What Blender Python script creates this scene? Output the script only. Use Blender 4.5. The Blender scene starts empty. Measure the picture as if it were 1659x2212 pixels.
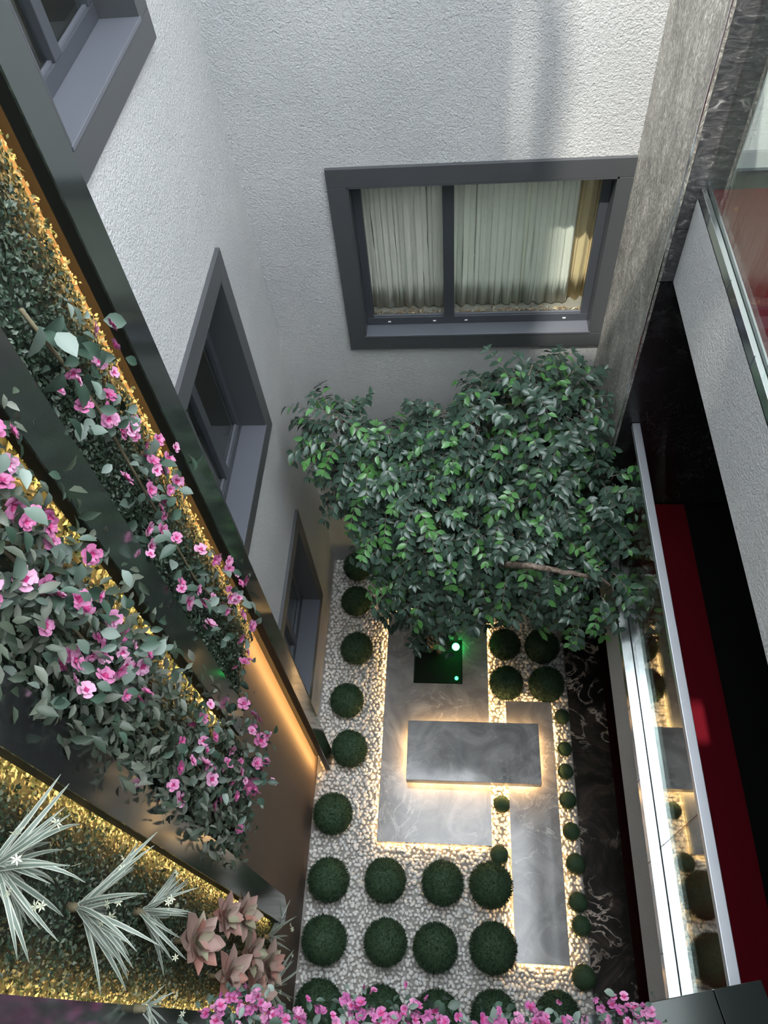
import bpy, bmesh, math, random
import numpy as np
from mathutils import Vector, Matrix

# ------------------------------------------------------------------ camera, sky, sun, exposure
SC = bpy.context.scene
COL = SC.collection
random.seed(7)
RNG = np.random.default_rng(7)

F_PX = 1630.46
yaw, pit, rol = -0.164548, 0.963078, -0.134109
cp, sp = math.cos(pit), math.sin(pit)
fwd = Vector((math.sin(yaw) * cp, math.cos(yaw) * cp, -sp))
rgt0 = Vector((math.cos(yaw), -math.sin(yaw), 0))
up0 = rgt0.cross(fwd)
rgt = math.cos(rol) * rgt0 + math.sin(rol) * up0
upv = -math.sin(rol) * rgt0 + math.cos(rol) * up0
cd = bpy.data.cameras.new('camera')
cam = bpy.data.objects.new('camera', cd)
COL.objects.link(cam)
cam.matrix_world = Matrix(((rgt.x, upv.x, -fwd.x, 0), (rgt.y, upv.y, -fwd.y, 0),
                           (rgt.z, upv.z, -fwd.z, 8.0), (0, 0, 0, 1)))
cd.sensor_fit = 'HORIZONTAL'
cd.sensor_width = 36.0
cd.lens = 36.0 * F_PX / 1659.0
cd.clip_start = 0.02
SC.camera = cam

world = bpy.data.worlds.new('sky')
SC.world = world
world.use_nodes = True
bg = world.node_tree.nodes['Background']
bg.inputs[0].default_value = (0.90, 0.95, 1.0, 1)
bg.inputs[1].default_value = 9.0

SUN_DIR = Vector((0.2, 0.5, -1.0)).normalized()
sl = bpy.data.lights.new('sun', 'SUN')
sl.energy = 5.6
sl.angle = math.radians(0.9)
sl.color = (1.0, 0.95, 0.86)
sun = bpy.data.objects.new('sun', sl)
sun.rotation_mode = 'QUATERNION'
sun.rotation_quaternion = SUN_DIR.to_track_quat('-Z', 'Y')
sun.location = (-4, -8, 20)
COL.objects.link(sun)

SC.view_settings.view_transform = 'Standard'
SC.view_settings.look = 'None'
SC.view_settings.gamma = 1.0
SC.view_settings.use_curve_mapping = False
SC.view_settings.exposure = 0.08
SC.cycles.max_bounces = 10
SC.cycles.diffuse_bounces = 6
SC.cycles.glossy_bounces = 4
SC.cycles.transparent_max_bounces = 12
SC.cycles.sample_clamp_indirect = 6.0

# ------------------------------------------------------------------ materials
def mat(name, color, rough=0.5, metal=0.0, spec=0.5, emit=None, estr=0.0):
    m = bpy.data.materials.new(name)
    m.use_nodes = True
    b = m.node_tree.nodes['Principled BSDF']
    b.inputs['Base Color'].default_value = (*color, 1)
    b.inputs['Roughness'].default_value = rough
    b.inputs['Metallic'].default_value = metal
    b.inputs['Specular IOR Level'].default_value = spec
    if emit:
        b.inputs['Emission Color'].default_value = (*emit, 1)
        b.inputs['Emission Strength'].default_value = estr
    return m

def nd(m, t, **kw):
    n = m.node_tree.nodes.new(t)
    for k, v in kw.items():
        setattr(n, k, v)
    return n

def lk(m, a, b):
    m.node_tree.links.new(a, b)

def bsdf(m):
    return m.node_tree.nodes['Principled BSDF']

def coords(m, scale=(1, 1, 1)):
    g = nd(m, 'ShaderNodeNewGeometry')
    mp = nd(m, 'ShaderNodeMapping')
    mp.inputs['Scale'].default_value = scale
    lk(m, g.outputs['Position'], mp.inputs['Vector'])
    return mp.outputs['Vector']

def noise(m, vec, scale, detail=4, rough=0.5, dist=0.0):
    n = nd(m, 'ShaderNodeTexNoise')
    n.inputs['Scale'].default_value = scale
    n.inputs['Detail'].default_value = detail
    n.inputs['Roughness'].default_value = rough
    n.inputs['Distortion'].default_value = dist
    lk(m, vec, n.inputs['Vector'])
    return n.outputs['Fac']

def ramp(m, fac, stops):
    r = nd(m, 'ShaderNodeValToRGB')
    e = r.color_ramp.elements
    e[0].position, e[0].color = stops[0][0], (*stops[0][1], 1)
    e[1].position, e[1].color = stops[-1][0], (*stops[-1][1], 1)
    for p, c in stops[1:-1]:
        x = e.new(p)
        x.color = (*c, 1)
    lk(m, fac, r.inputs['Fac'])
    return r.outputs['Color']

def mixc(m, fac, a, b, mode='MIX'):
    x = nd(m, 'ShaderNodeMix', data_type='RGBA', blend_type=mode)
    if isinstance(fac, float):
        x.inputs[0].default_value = fac
    else:
        lk(m, fac, x.inputs[0])
    for i, v in ((6, a), (7, b)):
        if isinstance(v, tuple):
            x.inputs[i].default_value = (*v, 1)
        else:
            lk(m, v, x.inputs[i])
    return x.outputs[2]

def bump(m, h, strength, dist):
    b = nd(m, 'ShaderNodeBump')
    b.inputs['Strength'].default_value = strength
    b.inputs['Distance'].default_value = dist
    lk(m, h, b.inputs['Height'])
    lk(m, b.outputs['Normal'], bsdf(m).inputs['Normal'])

# stucco
M_STUCCO = mat('stucco', (0.6, 0.61, 0.62), 0.9, spec=0.2)
v = coords(M_STUCCO)
big = noise(M_STUCCO, v, 1.3, 3)
lk(M_STUCCO, ramp(M_STUCCO, big, [(0.35, (0.48, 0.49, 0.495)), (0.65, (0.545, 0.55, 0.55))]), bsdf(M_STUCCO).inputs['Base Color'])
h1 = noise(M_STUCCO, v, 50, 3, 0.6, 0.8)
h2 = noise(M_STUCCO, v, 95, 2, 0.5)
ma = nd(M_STUCCO, 'ShaderNodeMath', operation='MULTIPLY_ADD')
lk(M_STUCCO, h2, ma.inputs[0]); ma.inputs[1].default_value = 0.5; lk(M_STUCCO, h1, ma.inputs[2])
bump(M_STUCCO, ma.outputs[0], 0.75, 0.014)

M_TRIM = mat('slate_grey_aluminium', (0.085, 0.090, 0.097), 0.38, metal=0.25)
M_SILL = mat('grey_sill_aluminium', (0.16, 0.17, 0.20), 0.3, metal=0.4)
M_SASH = mat('charcoal_sash', (0.05, 0.055, 0.065), 0.4)
M_CAP = mat('white_plastic', (0.8, 0.8, 0.8), 0.4)
M_CHAR = mat('fin_side_black', (0.006, 0.007, 0.007), 0.5)

def brushed(name, c, rough, metal, amp):
    m = mat(name, c, rough, metal)
    v = coords(m, (1.5, 1.5, 0.12))
    n = noise(m, v, 9, 3)
    r = nd(m, 'ShaderNodeMapRange')
    lk(m, n, r.inputs[0])
    r.inputs[3].default_value = rough - amp
    r.inputs[4].default_value = rough + amp
    lk(m, r.outputs[0], bsdf(m).inputs['Roughness'])
    return m
M_FIN = mat('dark_polished_steel', (0.20, 0.225, 0.22), 0.11, 0.9)
M_STEEL = brushed('bright_steel', (0.72, 0.74, 0.77), 0.16, 1.0, 0.05)
M_RAIL = brushed('satin_steel', (0.66, 0.69, 0.74), 0.42, 0.9, 0.03)
M_PANEL = brushed('bronze_panel', (0.13, 0.10, 0.078), 0.72, 0.0, 0.03)
M_LEDGE = brushed('ledge_panel', (0.016, 0.022, 0.020), 0.2, 0.0, 0.02)

def led(name, c, s):
    m = mat(name, (0.9, 0.8, 0.6), 0.5, emit=c, estr=s)
    return m
M_LED_W = led('warm_led_fin', (1.0, 0.54, 0.18), 66.0)
M_LED_S = led('warm_led_slab', (1.0, 0.58, 0.24), 34.0)
M_GREEN_L = led('green_lamp', (0.03, 1.0, 0.16), 26.0)
M_GREEN_REFL = led('green_reflection_glow', (0.02, 1.0, 0.16), 12.0)  # painted glow of a reflection, not a second lamp

# grey polished marble
def marble(name, base, light, dark, vein, vs, rough, vw=0.018):
    m = mat(name, base, rough)
    v = coords(m)
    n1 = noise(m, v, 2.6, 8, 0.62, 1.4)
    c = ramp(m, n1, [(0.3, dark), (0.5, base), (0.72, light)])
    n2 = noise(m, v, vs, 5, 0.55, 2.2)
    s = nd(m, 'ShaderNodeMath', operation='SUBTRACT'); lk(m, n2, s.inputs[0]); s.inputs[1].default_value = 0.5
    a = nd(m, 'ShaderNodeMath', operation='ABSOLUTE'); lk(m, s.outputs[0], a.inputs[0])
    vm = ramp(m, a.outputs[0], [(0.0, (1, 1, 1)), (vw, (0, 0, 0))])
    n3 = noise(m, v, 1.7, 2)
    mk = ramp(m, n3, [(0.45, (0, 0, 0)), (0.62, (1, 1, 1))])
    f = mixc(m, 1.0, vm, mk, 'MULTIPLY')
    lk(m, mixc(m, f, c, vein), bsdf(m).inputs['Base Color'])
    return m
M_MARBLE = marble('grey_marble', (0.37, 0.37, 0.37), (0.56, 0.56, 0.55), (0.24, 0.243, 0.248), (0.66, 0.66, 0.64), 2.2, 0.09)
M_BLACK = marble('black_marble', (0.030, 0.028, 0.028), (0.10, 0.082, 0.070), (0.014, 0.014, 0.014), (0.75, 0.66, 0.58), 2.4, 0.14, 0.03)
M_ENDWALL = marble('black_wall_marble', (0.014, 0.015, 0.016), (0.03, 0.03, 0.032), (0.008, 0.008, 0.009), (0.06, 0.06, 0.06), 4.0, 0.25)

# speckled, rough-polished pillar marble
M_PILLAR = mat('speckled_marble', (0.13, 0.125, 0.115), 0.3)
v = coords(M_PILLAR, (1, 1, 0.55))
n = noise(M_PILLAR, v, 30, 5, 0.65, 2.5)
c1 = ramp(M_PILLAR, n, [(0.40, (0.30, 0.285, 0.255)), (0.52, (0.48, 0.46, 0.41)), (0.58, (0.76, 0.74, 0.67)), (0.68, (0.92, 0.90, 0.83))])
n2 = noise(M_PILLAR, v, 4, 4, 0.5, 1.0)
c2 = ramp(M_PILLAR, n2, [(0.35, (0.55, 0.55, 0.55)), (0.65, (1, 1, 1))])
lk(M_PILLAR, mixc(M_PILLAR, 1.0, c1, c2, 'MULTIPLY'), bsdf(M_PILLAR).inputs['Base Color'])
bump(M_PILLAR, n, 0.9, 0.02)

M_PILLAR_D = mat('dark_rippled_marble', (0.05, 0.052, 0.055), 0.3)
v = coords(M_PILLAR_D, (1, 1, 2.0))
n = noise(M_PILLAR_D, v, 11, 5, 0.6, 2.0)
lk(M_PILLAR_D, ramp(M_PILLAR_D, n, [(0.4, (0.035, 0.037, 0.04)), (0.6, (0.09, 0.09, 0.092)), (0.72, (0.35, 0.35, 0.34))]), bsdf(M_PILLAR_D).inputs['Base Color'])
bump(M_PILLAR_D, n, 0.35, 0.01)

# pebbles and ground
M_PEB = mat('white_pebble', (0.72, 0.71, 0.69), 0.6)
g = nd(M_PEB, 'ShaderNodeNewGeometry')
oi = nd(M_PEB, 'ShaderNodeObjectInfo')
ad = nd(M_PEB, 'ShaderNodeMath', operation='ADD'); lk(M_PEB, g.outputs['Random Per Island'], ad.inputs[0]); lk(M_PEB, oi.outputs['Random'], ad.inputs[1])
fr = nd(M_PEB, 'ShaderNodeMath', operation='FRACT'); lk(M_PEB, ad.outputs[0], fr.inputs[0])
lk(M_PEB, ramp(M_PEB, fr.outputs[0], [(0.0, (0.70, 0.69, 0.67)), (0.2, (0.85, 0.84, 0.82)), (1.0, (0.93, 0.92, 0.90))]), bsdf(M_PEB).inputs['Base Color'])
M_BED = mat('grit_bed', (0.36, 0.35, 0.33), 0.95)
M_SOIL = mat('dark_soil', (0.012, 0.010, 0.008), 0.8)

# carpets and interiors
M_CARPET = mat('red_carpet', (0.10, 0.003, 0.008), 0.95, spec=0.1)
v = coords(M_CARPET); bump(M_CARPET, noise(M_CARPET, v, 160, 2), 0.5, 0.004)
M_CARPET_SHADE = mat('shaded_red_carpet', (0.02, 0.003, 0.003), 0.8, spec=0.1)  # red carpet again, with the ground floor shade put into its colour
M_SHADE_FLOOR = mat('shade_floor', (0.004, 0.004, 0.004), 0.8, spec=0.1)  # deep gallery shade painted as a black surface
M_PLASTER = mat('pale_plaster', (0.62, 0.63, 0.63), 0.8)
M_INT = mat('interior_wall', (0.25, 0.23, 0.20), 0.9)
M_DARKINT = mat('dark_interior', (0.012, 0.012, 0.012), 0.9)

# cloth
def cloth(name, c):
    m = mat(name, c, 0.9, spec=0.1)
    v = coords(m)
    bump(m, noise(m, v, 260, 2), 0.2, 0.002)
    return m
M_SHEER = cloth('grey_sheer', (0.82, 0.78, 0.74))
M_SHEER2 = cloth('white_sheer', (0.86, 0.86, 0.79))
M_DRAPE = cloth('beige_drape', (0.78, 0.62, 0.38))
M_CHIP = mat('dry_chips', (0.34, 0.22, 0.12), 0.9)
g = nd(M_CHIP, 'ShaderNodeNewGeometry')
lk(M_CHIP, ramp(M_CHIP, g.outputs['Random Per Island'], [(0, (0.16, 0.08, 0.04)), (0.6, (0.42, 0.27, 0.15)), (1, (0.75, 0.68, 0.5))]), bsdf(M_CHIP).inputs['Base Color'])

def glass(name, tint, refl_gain=1.0):
    m = bpy.data.materials.new(name)
    m.use_nodes = True
    t = m.node_tree
    t.nodes.remove(t.nodes['Principled BSDF'])
    out = t.nodes['Material Output']
    tr = t.nodes.new('ShaderNodeBsdfTransparent'); tr.inputs[0].default_value = (*tint, 1)
    gl = t.nodes.new('ShaderNodeBsdfGlossy'); gl.inputs['Roughness'].default_value = 0.015
    gl.inputs[0].default_value = (0.95, 1.0, 0.97, 1)
    fr = t.nodes.new('ShaderNodeFresnel')
    ge = t.nodes.new('ShaderNodeNewGeometry')          # thin pane: the same reflectance on both faces
    mr = t.nodes.new('ShaderNodeMapRange'); mr.inputs[3].default_value = 1.52; mr.inputs[4].default_value = 1 / 1.52
    t.links.new(ge.outputs['Backfacing'], mr.inputs[0]); t.links.new(mr.outputs[0], fr.inputs[0])
    mu = t.nodes.new('ShaderNodeMath'); mu.operation = 'MULTIPLY'; mu.use_clamp = True
    mu.inputs[1].default_value = refl_gain
    t.links.new(fr.outputs[0], mu.inputs[0])
    mx = t.nodes.new('ShaderNodeMixShader')
    t.links.new(mu.outputs[0], mx.inputs[0]); t.links.new(tr.outputs[0], mx.inputs[1]); t.links.new(gl.outputs[0], mx.inputs[2])
    t.links.new(mx.outputs[0], out.inputs['Surface'])
    return m
M_GLASS = glass('window_glass', (0.97, 0.99, 0.97), 0.9)
M_RAILGLASS = glass('railing_glass', (0.88, 0.94, 0.91), 1.5)

# plants
def leafmat(name, stops, rough=0.4, island=False):
    m = mat(name, stops[0], rough)
    if island:
        g = nd(m, 'ShaderNodeNewGeometry'); src = g.outputs['Random Per Island']
    else:
        o = nd(m, 'ShaderNodeObjectInfo'); src = o.outputs['Random']
    k = len(stops)
    lk(m, ramp(m, src, [(i / (k - 1), c) for i, c in enumerate(stops)]), bsdf(m).inputs['Base Color'])
    return m
T_DARK = [(0.035, 0.070, 0.050), (0.050, 0.095, 0.066), (0.075, 0.125, 0.095)]
T_LIGHT = [(0.06, 0.19, 0.05), (0.10, 0.27, 0.07), (0.13, 0.30, 0.12)]
M_TL = leafmat('tree_leaf_dark', T_DARK, 0.28, True)
M_TL2 = leafmat('tree_leaf_light', T_LIGHT, 0.3, True)
M_TLO = leafmat('tree_leaf_single', T_DARK + [(0.10, 0.26, 0.07)], 0.28)
M_BARK = mat('grey_brown_bark', (0.22, 0.16, 0.12), 0.85)
v = coords(M_BARK, (1, 1, 1)); n = noise(M_BARK, v, 30, 4, 0.6, 1.0)
lk(M_BARK, ramp(M_BARK, n, [(0.35, (0.10, 0.07, 0.05)), (0.65, (0.34, 0.27, 0.22))]), bsdf(M_BARK).inputs['Base Color'])
bump(M_BARK, n, 0.6, 0.01)
M_MOSSBALL = leafmat('ball_moss', [(0.014, 0.040, 0.020), (0.024, 0.066, 0.028), (0.040, 0.085, 0.040)], 0.75, True)
M_MOSS = leafmat('wall_moss', [(0.010, 0.024, 0.013), (0.018, 0.040, 0.022), (0.028, 0.055, 0.032), (0.10, 0.13, 0.095)], 0.45, True)
M_FILL = leafmat('filler_leaf', [(0.018, 0.034, 0.020), (0.04, 0.06, 0.038), (0.075, 0.09, 0.065), (0.14, 0.155, 0.125)], 0.5, True)
M_BACK = mat('moss_backing', (0.012, 0.020, 0.012), 0.95)
M_LEAF = leafmat('spray_leaf', [(0.018, 0.040, 0.026), (0.045, 0.085, 0.06), (0.085, 0.125, 0.10), (0.19, 0.24, 0.21)], 0.5)
M_PINK = leafmat('pink_petal', [(0.38, 0.08, 0.21), (0.50, 0.18, 0.34), (0.60, 0.31, 0.46)], 0.55)
M_PINKD = mat('deep_pink', (0.42, 0.03, 0.16), 0.55)
M_MAGENTA = leafmat('magenta_petal', [(0.30, 0.06, 0.20), (0.40, 0.11, 0.27), (0.50, 0.22, 0.37)], 0.55)
M_STEM = mat('plant_stem', (0.14, 0.12, 0.07), 0.8)
M_BLADE = mat('variegated_blade', (0.43, 0.46, 0.39), 0.5)
M_BLADE_C = mat('blade_centre', (0.13, 0.17, 0.14), 0.5)
M_STAR = mat('cream_star_flower', (0.66, 0.70, 0.52), 0.6)
M_SUCC = leafmat('succulent_petal', [(0.36, 0.16, 0.12), (0.34, 0.22, 0.19), (0.36, 0.26, 0.22), (0.29, 0.30, 0.19)], 0.6)

# ------------------------------------------------------------------ mesh helpers
class MB:
    def __init__(s):
        s.v, s.f, s.mi = [], [], []
    def quad_box(s, a, b, mi=0):
        (x0, y0, z0), (x1, y1, z1) = a, b
        i = len(s.v)
        s.v += [(x0, y0, z0), (x1, y0, z0), (x1, y1, z0), (x0, y1, z0), (x0, y0, z1), (x1, y0, z1), (x1, y1, z1), (x0, y1, z1)]
        for q in ((3, 2, 1, 0), (4, 5, 6, 7), (0, 1, 5, 4), (1, 2, 6, 5), (2, 3, 7, 6), (3, 0, 4, 7)):
            s.f.append(tuple(i + k for k in q)); s.mi.append(mi)
        return s
    def tube(s, pts, r0, r1=None, n=8, mi=0):
        r1 = r0 if r1 is None else r1
        P = [Vector(p) for p in pts]
        base = len(s.v)
        m = len(P)
        for k, p in enumerate(P):
            d = (P[min(k + 1, m - 1)] - P[max(k - 1, 0)]).normalized()
            a = d.orthogonal().normalized() if k == 0 else (a - d * a.dot(d)).normalized()
            b = d.cross(a)
            r = r0 + (r1 - r0) * k / (m - 1)
            for j in range(n):
                t = 2 * math.pi * j / n
                s.v.append(tuple(p + a * (r * math.cos(t)) + b * (r * math.sin(t))))
        for k in range(m - 1):
            for j in range(n):
                j2 = (j + 1) % n
                s.f.append((base + k * n + j, base + k * n + j2, base + (k + 1) * n + j2, base + (k + 1) * n + j)); s.mi.append(mi)
        s.f.append(tuple(base + j for j in reversed(range(n)))); s.mi.append(mi)
        s.f.append(tuple(base + (m - 1) * n + j for j in range(n))); s.mi.append(mi)
        return s
    def mesh(s, name, mats, smooth=False):
        me = bpy.data.meshes.new(name)
        me.from_pydata(s.v, [], s.f)
        for m in (mats if isinstance(mats, (list, tuple)) else [mats]):
            me.materials.append(m)
        me.polygons.foreach_set('material_index', s.mi)
        if smooth:
            me.polygons.foreach_set('use_smooth', [True] * len(s.f))
        me.update()
        return me
    def build(s, name, mats, parent=None, smooth=False, bevel=0.0, loc=None):
        o = add(name, s.mesh(name, mats, smooth), parent, loc)
        if bevel:
            b = o.modifiers.new('bevel', 'BEVEL'); b.width = bevel; b.segments = 2; b.limit_method = 'ANGLE'
        return o

def add(name, me, parent=None, loc=None):
    o = bpy.data.objects.new(name, me)
    COL.objects.link(o)
    if parent is not None:
        o.parent = parent
    if loc is not None:
        o.location = loc
    return o

def box(name, a, b, m, parent=None, bevel=0.0):
    """box with world corners a, b (parent offset removed)"""
    off = Vector((0, 0, 0))
    if parent is not None:
        off = parent.location.copy()
        if parent.parent is not None:
            off += parent.parent.location
    return MB().quad_box(Vector(a) - off, Vector(b) - off).build(name, m, parent, bevel=bevel)

def thing(name, label, cat, loc=(0, 0, 0), group=None):
    o = bpy.data.objects.new(name, None)
    o.empty_display_size = 0.1
    COL.objects.link(o)
    o.location = loc
    o['label'] = label
    o['category'] = cat
    if group:
        o['group'] = group
    return o

def struct(o):
    o['kind'] = 'structure'
    return o

def stuff(o):
    o['kind'] = 'stuff'
    return o

def np_mesh(name, V, Fq, mats, mi=None, smooth=False):
    """V (n,3); Fq (m,k) all faces with k corners"""
    me = bpy.data.meshes.new(name)
    m, k = Fq.shape
    me.vertices.add(len(V)); me.vertices.foreach_set('co', np.asarray(V, np.float32).ravel())
    me.loops.add(m * k); me.loops.foreach_set('vertex_index', Fq.astype(np.int32).ravel())
    me.polygons.add(m)
    me.polygons.foreach_set('loop_start', np.arange(0, m * k, k, dtype=np.int32))
    for x in (mats if isinstance(mats, (list, tuple)) else [mats]):
        me.materials.append(x)
    if mi is not None:
        me.polygons.foreach_set('material_index', np.asarray(mi, np.int32))
    if smooth:
        me.polygons.foreach_set('use_smooth', np.ones(m, bool))
    me.update(calc_edges=True)
    return me

def frames(d, nrm):
    """stack of 3x3 with columns: along d (y), side (x), normal (z)"""
    d = d / np.linalg.norm(d, axis=1, keepdims=True)
    x = np.cross(d, nrm); x /= (np.linalg.norm(x, axis=1, keepdims=True) + 1e-9)
    z = np.cross(x, d)
    return np.stack([x, d, z], axis=2)

def scatter(name, tv, tf, Rm, pos, scale, mats, mi=None, smooth=False):
    N = len(pos)
    V = np.einsum('nij,kj->nki', Rm, tv) * scale[:, None, None] + pos[:, None, :]
    F = (tf[None] + (np.arange(N) * len(tv))[:, None, None]).reshape(-1, tf.shape[1])
    fm = None if mi is None else np.repeat(mi, len(tf))
    return np_mesh(name, V.reshape(-1, 3), F, mats, fm, smooth)

def leaf_template(w=0.5, fold=0.12, curl=0.15, segs=3):
    """unit-length leaf along +y, folded on the midrib"""
    rows = []
    for i in range(segs + 1):
        t = i / segs
        ww = w * 0.5 * (math.sin(math.pi * min(1, t * 0.93 + 0.05)) ** 0.8) if 0 < i < segs else 0.02
        rows.append((t, ww, -curl * t * t))
    V, Fq = [], []
    for t, ww, zc in rows:
        V += [(-ww, t, zc + fold * ww * 2), (0, t, zc), (ww, t, zc + fold * ww * 2)]
    for i in range(segs):
        a = 3 * i
        Fq += [(a, a + 1, a + 4, a + 3), (a + 1, a + 2, a + 5, a + 4)]
    return np.array(V), np.array(Fq)

def leaf_mesh(name, mats, **kw):
    v, f = leaf_template(**kw)
    return np_mesh(name, v, f, mats, smooth=True)

def place(name, me, parent, pos, d, nrm, s):
    """an object copy of mesh me: +y along d, +z near nrm"""
    R = frames(np.array([d], float), np.array([nrm], float))[0]
    off = parent.location
    o = bpy.data.objects.new(name, me)
    o.parent = parent
    M = Matrix(((R[0][0] * s, R[0][1] * s, R[0][2] * s, pos[0] - off.x), (R[1][0] * s, R[1][1] * s, R[1][2] * s, pos[1] - off.y),
                (R[2][0] * s, R[2][1] * s, R[2][2] * s, pos[2] - off.z), (0, 0, 0, 1)))
    o.matrix_basis = M
    COL.objects.link(o)
    return o

# ------------------------------------------------------------------ setting: walls
XL, YF = -1.485, 4.762

def wall_grid(name, plane, cuts_u, cuts_w, holes, p, thick, m, parent=None):
    """wall with rectangular holes. plane 'x': at x=p, u=y, thickness to -x*sign; 'y': at y=p, u=x, thickness to +y"""
    mb = MB()
    def P(u, w, d):
        return (p - d, u, w) if plane == 'x' else (u, p + d, w)
    def solid(i, j):
        if i < 0 or j < 0 or i >= len(cuts_u) - 1 or j >= len(cuts_w) - 1:
            return False
        cu, cw = (cuts_u[i] + cuts_u[i + 1]) / 2, (cuts_w[j] + cuts_w[j + 1]) / 2
        return not any(a < cu < b and c < cw < d for a, b, c, d in holes)
    def q(*pts):
        i = len(mb.v); mb.v += pts; mb.f.append((i, i + 1, i + 2, i + 3)); mb.mi.append(0)
    for i in range(len(cuts_u) - 1):
        for j in range(len(cuts_w) - 1):
            if not solid(i, j):
                continue
            a, b, c, d = cuts_u[i], cuts_u[i + 1], cuts_w[j], cuts_w[j + 1]
            q(P(a, c, 0), P(b, c, 0), P(b, d, 0), P(a, d, 0))
            q(P(a, c, thick), P(a, d, thick), P(b, d, thick), P(b, c, thick))
            if not solid(i - 1, j): q(P(a, c, 0), P(a, d, 0), P(a, d, thick), P(a, c, thick))
            if not solid(i + 1, j): q(P(b, c, 0), P(b, c, thick), P(b, d, thick), P(b, d, 0))
            if not solid(i, j - 1): q(P(a, c, 0), P(a, c, thick), P(b, c, thick), P(b, c, 0))
            if not solid(i, j + 1): q(P(a, d, 0), P(b, d, 0), P(b, d, thick), P(a, d, thick))
    o = mb.build(name, m, parent)
    bm = bmesh.new(); bm.from_mesh(o.data); bmesh.ops.remove_doubles(bm, verts=bm.verts, dist=1e-5)
    bmesh.ops.recalc_face_normals(bm, faces=bm.faces); bm.to_mesh(o.data); bm.free()
    return struct(o)

# window openings (inner reveal edges)
WL = (2.70, 3.80)                        # left wall windows, y range
WLZ = [(0.78, 2.17), (3.64, 5.03), (6.50, 7.89)]
WF = (-0.745, 1.085, 3.67, 5.03)         # far wall window x0,x1,z0,z1
holes_l = [(WL[0], WL[1], a, b) for a, b in WLZ]
wall_grid('wall_left', 'x', [-0.6, WL[0], WL[1], YF + 0.25], [0, *[q for z in WLZ for q in z], 11.0], holes_l, XL, 0.25, M_STUCCO)
wall_grid('wall_back', 'y', [XL, WF[0], WF[1], 3.3], [0, WF[2], WF[3], 9.6], [WF], YF, 0.25, M_STUCCO)
# unseen thin screen added above the left wall: blocks sun, its slot throws a streak
wall_grid('wall_left_sun_mask', 'x', [-0.65, -0.11, 0.10, YF + 0.25], [11.0, 14.6, 15.7, 16.6], [(-0.11, 0.10, 14.6, 15.7)], XL, 0.03, M_STUCCO)

def wall_poly(name, outer, holes, y0, y1, m):
    """upright wall between y0 and y1 with polygonal openings (x, z)"""
    bm = bmesh.new()
    edges = []
    for loop in [outer] + holes:
        vs = [bm.verts.new((x, y0, z)) for x, z in loop]
        for k in range(len(vs)):
            edges.append(bm.edges.new((vs[k], vs[(k + 1) % len(vs)])))
    bmesh.ops.triangle_fill(bm, use_beauty=True, edges=edges)
    r = bmesh.ops.extrude_face_region(bm, geom=list(bm.faces))
    for g in r['geom']:
        if isinstance(g, bmesh.types.BMVert):
            g.co.y = y1
    bmesh.ops.recalc_face_normals(bm, faces=bm.faces)
    me = bpy.data.meshes.new(name); bm.to_mesh(me); bm.free()
    me.materials.append(m)
    return struct(add(name, me))
wall_poly('wall_front_sun_mask', [(XL, 3.915), (3.3, 3.915), (3.3, 14.2), (XL, 14.2)],  # unseen wall; height and openings shaped to cast the sun patches
          [[(-0.225, 12.86), (-0.102, 11.73), (-0.026, 11.38), (-0.111, 12.36)],
           [(0.544, 8.02), (0.734, 8.02), (0.815, 7.38), (0.692, 7.38)]], -0.6, -0.65, M_STUCCO)
struct(box('wall_front_base', (XL, -0.65, 0), (3.3, -0.32, 3.915), M_STUCCO))

# floor: grit bed, pebbles come later as its parts
floor = struct(box('floor', (-1.75, -0.65, -0.2), (3.3, 5.0, 0.0), M_BED))

# right hand building: pillar with stone cladding, end wall, slabs
pillar = struct(box('pillar', (1.20, 3.72, 0), (1.75, YF, 9.6), M_ENDWALL))
for z0, z1 in ((0.0, 2.4), (2.404, 9.6)):
    box('stone_panel', (1.178, 3.70, z0), (1.20, YF, z1), M_PILLAR, pillar, 0.002)
for z0, z1 in ((5.004, 5.35), (5.354, 9.6)):
    box('stone_panel', (1.2005, 3.70, z0), (1.42, 3.72, z1), M_PILLAR_D, pillar, 0.002)
box('edge_strip', (1.1745, 3.694, 2.0), (1.181, 3.7015, 9.6), M_STEEL, pillar)
box('joint_strip', (1.19, 3.6985, 4.996), (1.42, 3.72, 5.004), M_STEEL, pillar)
endw = struct(box('wall_right_end', (1.2005, 3.70, 0), (3.3, 3.72, 4.996), M_ENDWALL))
endu = struct(box('wall_right_end_upper', (1.42, 3.70, 5.6), (3.3, 3.72, 9.0), M_PLASTER))
struct(box('baseboard_right', (1.425, 3.675, 5.60), (3.2, 3.70, 5.70), M_TRIM))
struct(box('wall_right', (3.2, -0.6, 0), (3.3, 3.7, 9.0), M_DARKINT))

struct(box('floor_slab', (1.245, -0.32, 2.13), (3.2, 3.695, 2.69), M_STUCCO))
struct(box('floor_slab', (1.272, -0.32, 5.0), (3.2, 3.695, 5.55), M_STUCCO))

def carpet(label, a, b, m=M_CARPET):
    o = box('carpet', a, b, m)
    o['label'] = label; o['category'] = 'carpet'
carpet('dark red carpet in the shade beyond the black marble border of the courtyard floor', (1.60, -0.3, 0.0), (3.19, 3.695, 0.03), M_CARPET_SHADE)
carpet('red carpet of the lower gallery behind the long glass railing, with a sunlit patch', (1.325, -0.3, 2.69), (1.88, 3.69, 2.74))
struct(box('floor_gallery_shade', (1.881, -0.3, 2.69), (3.19, 3.69, 2.739), M_SHADE_FLOOR))  # dark strip painted where the carpet only fades into shade
struct(box('ceiling_bounce_block', (1.29, -0.3, 4.97), (3.19, 3.69, 4.998), M_DARKINT))  # unseen dark board added under the slab to cut bounce light
carpet('red carpet of the upper gallery at the picture\'s top right, behind glass', (1.33, -0.3, 5.55), (3.19, 3.675, 5.60))

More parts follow.
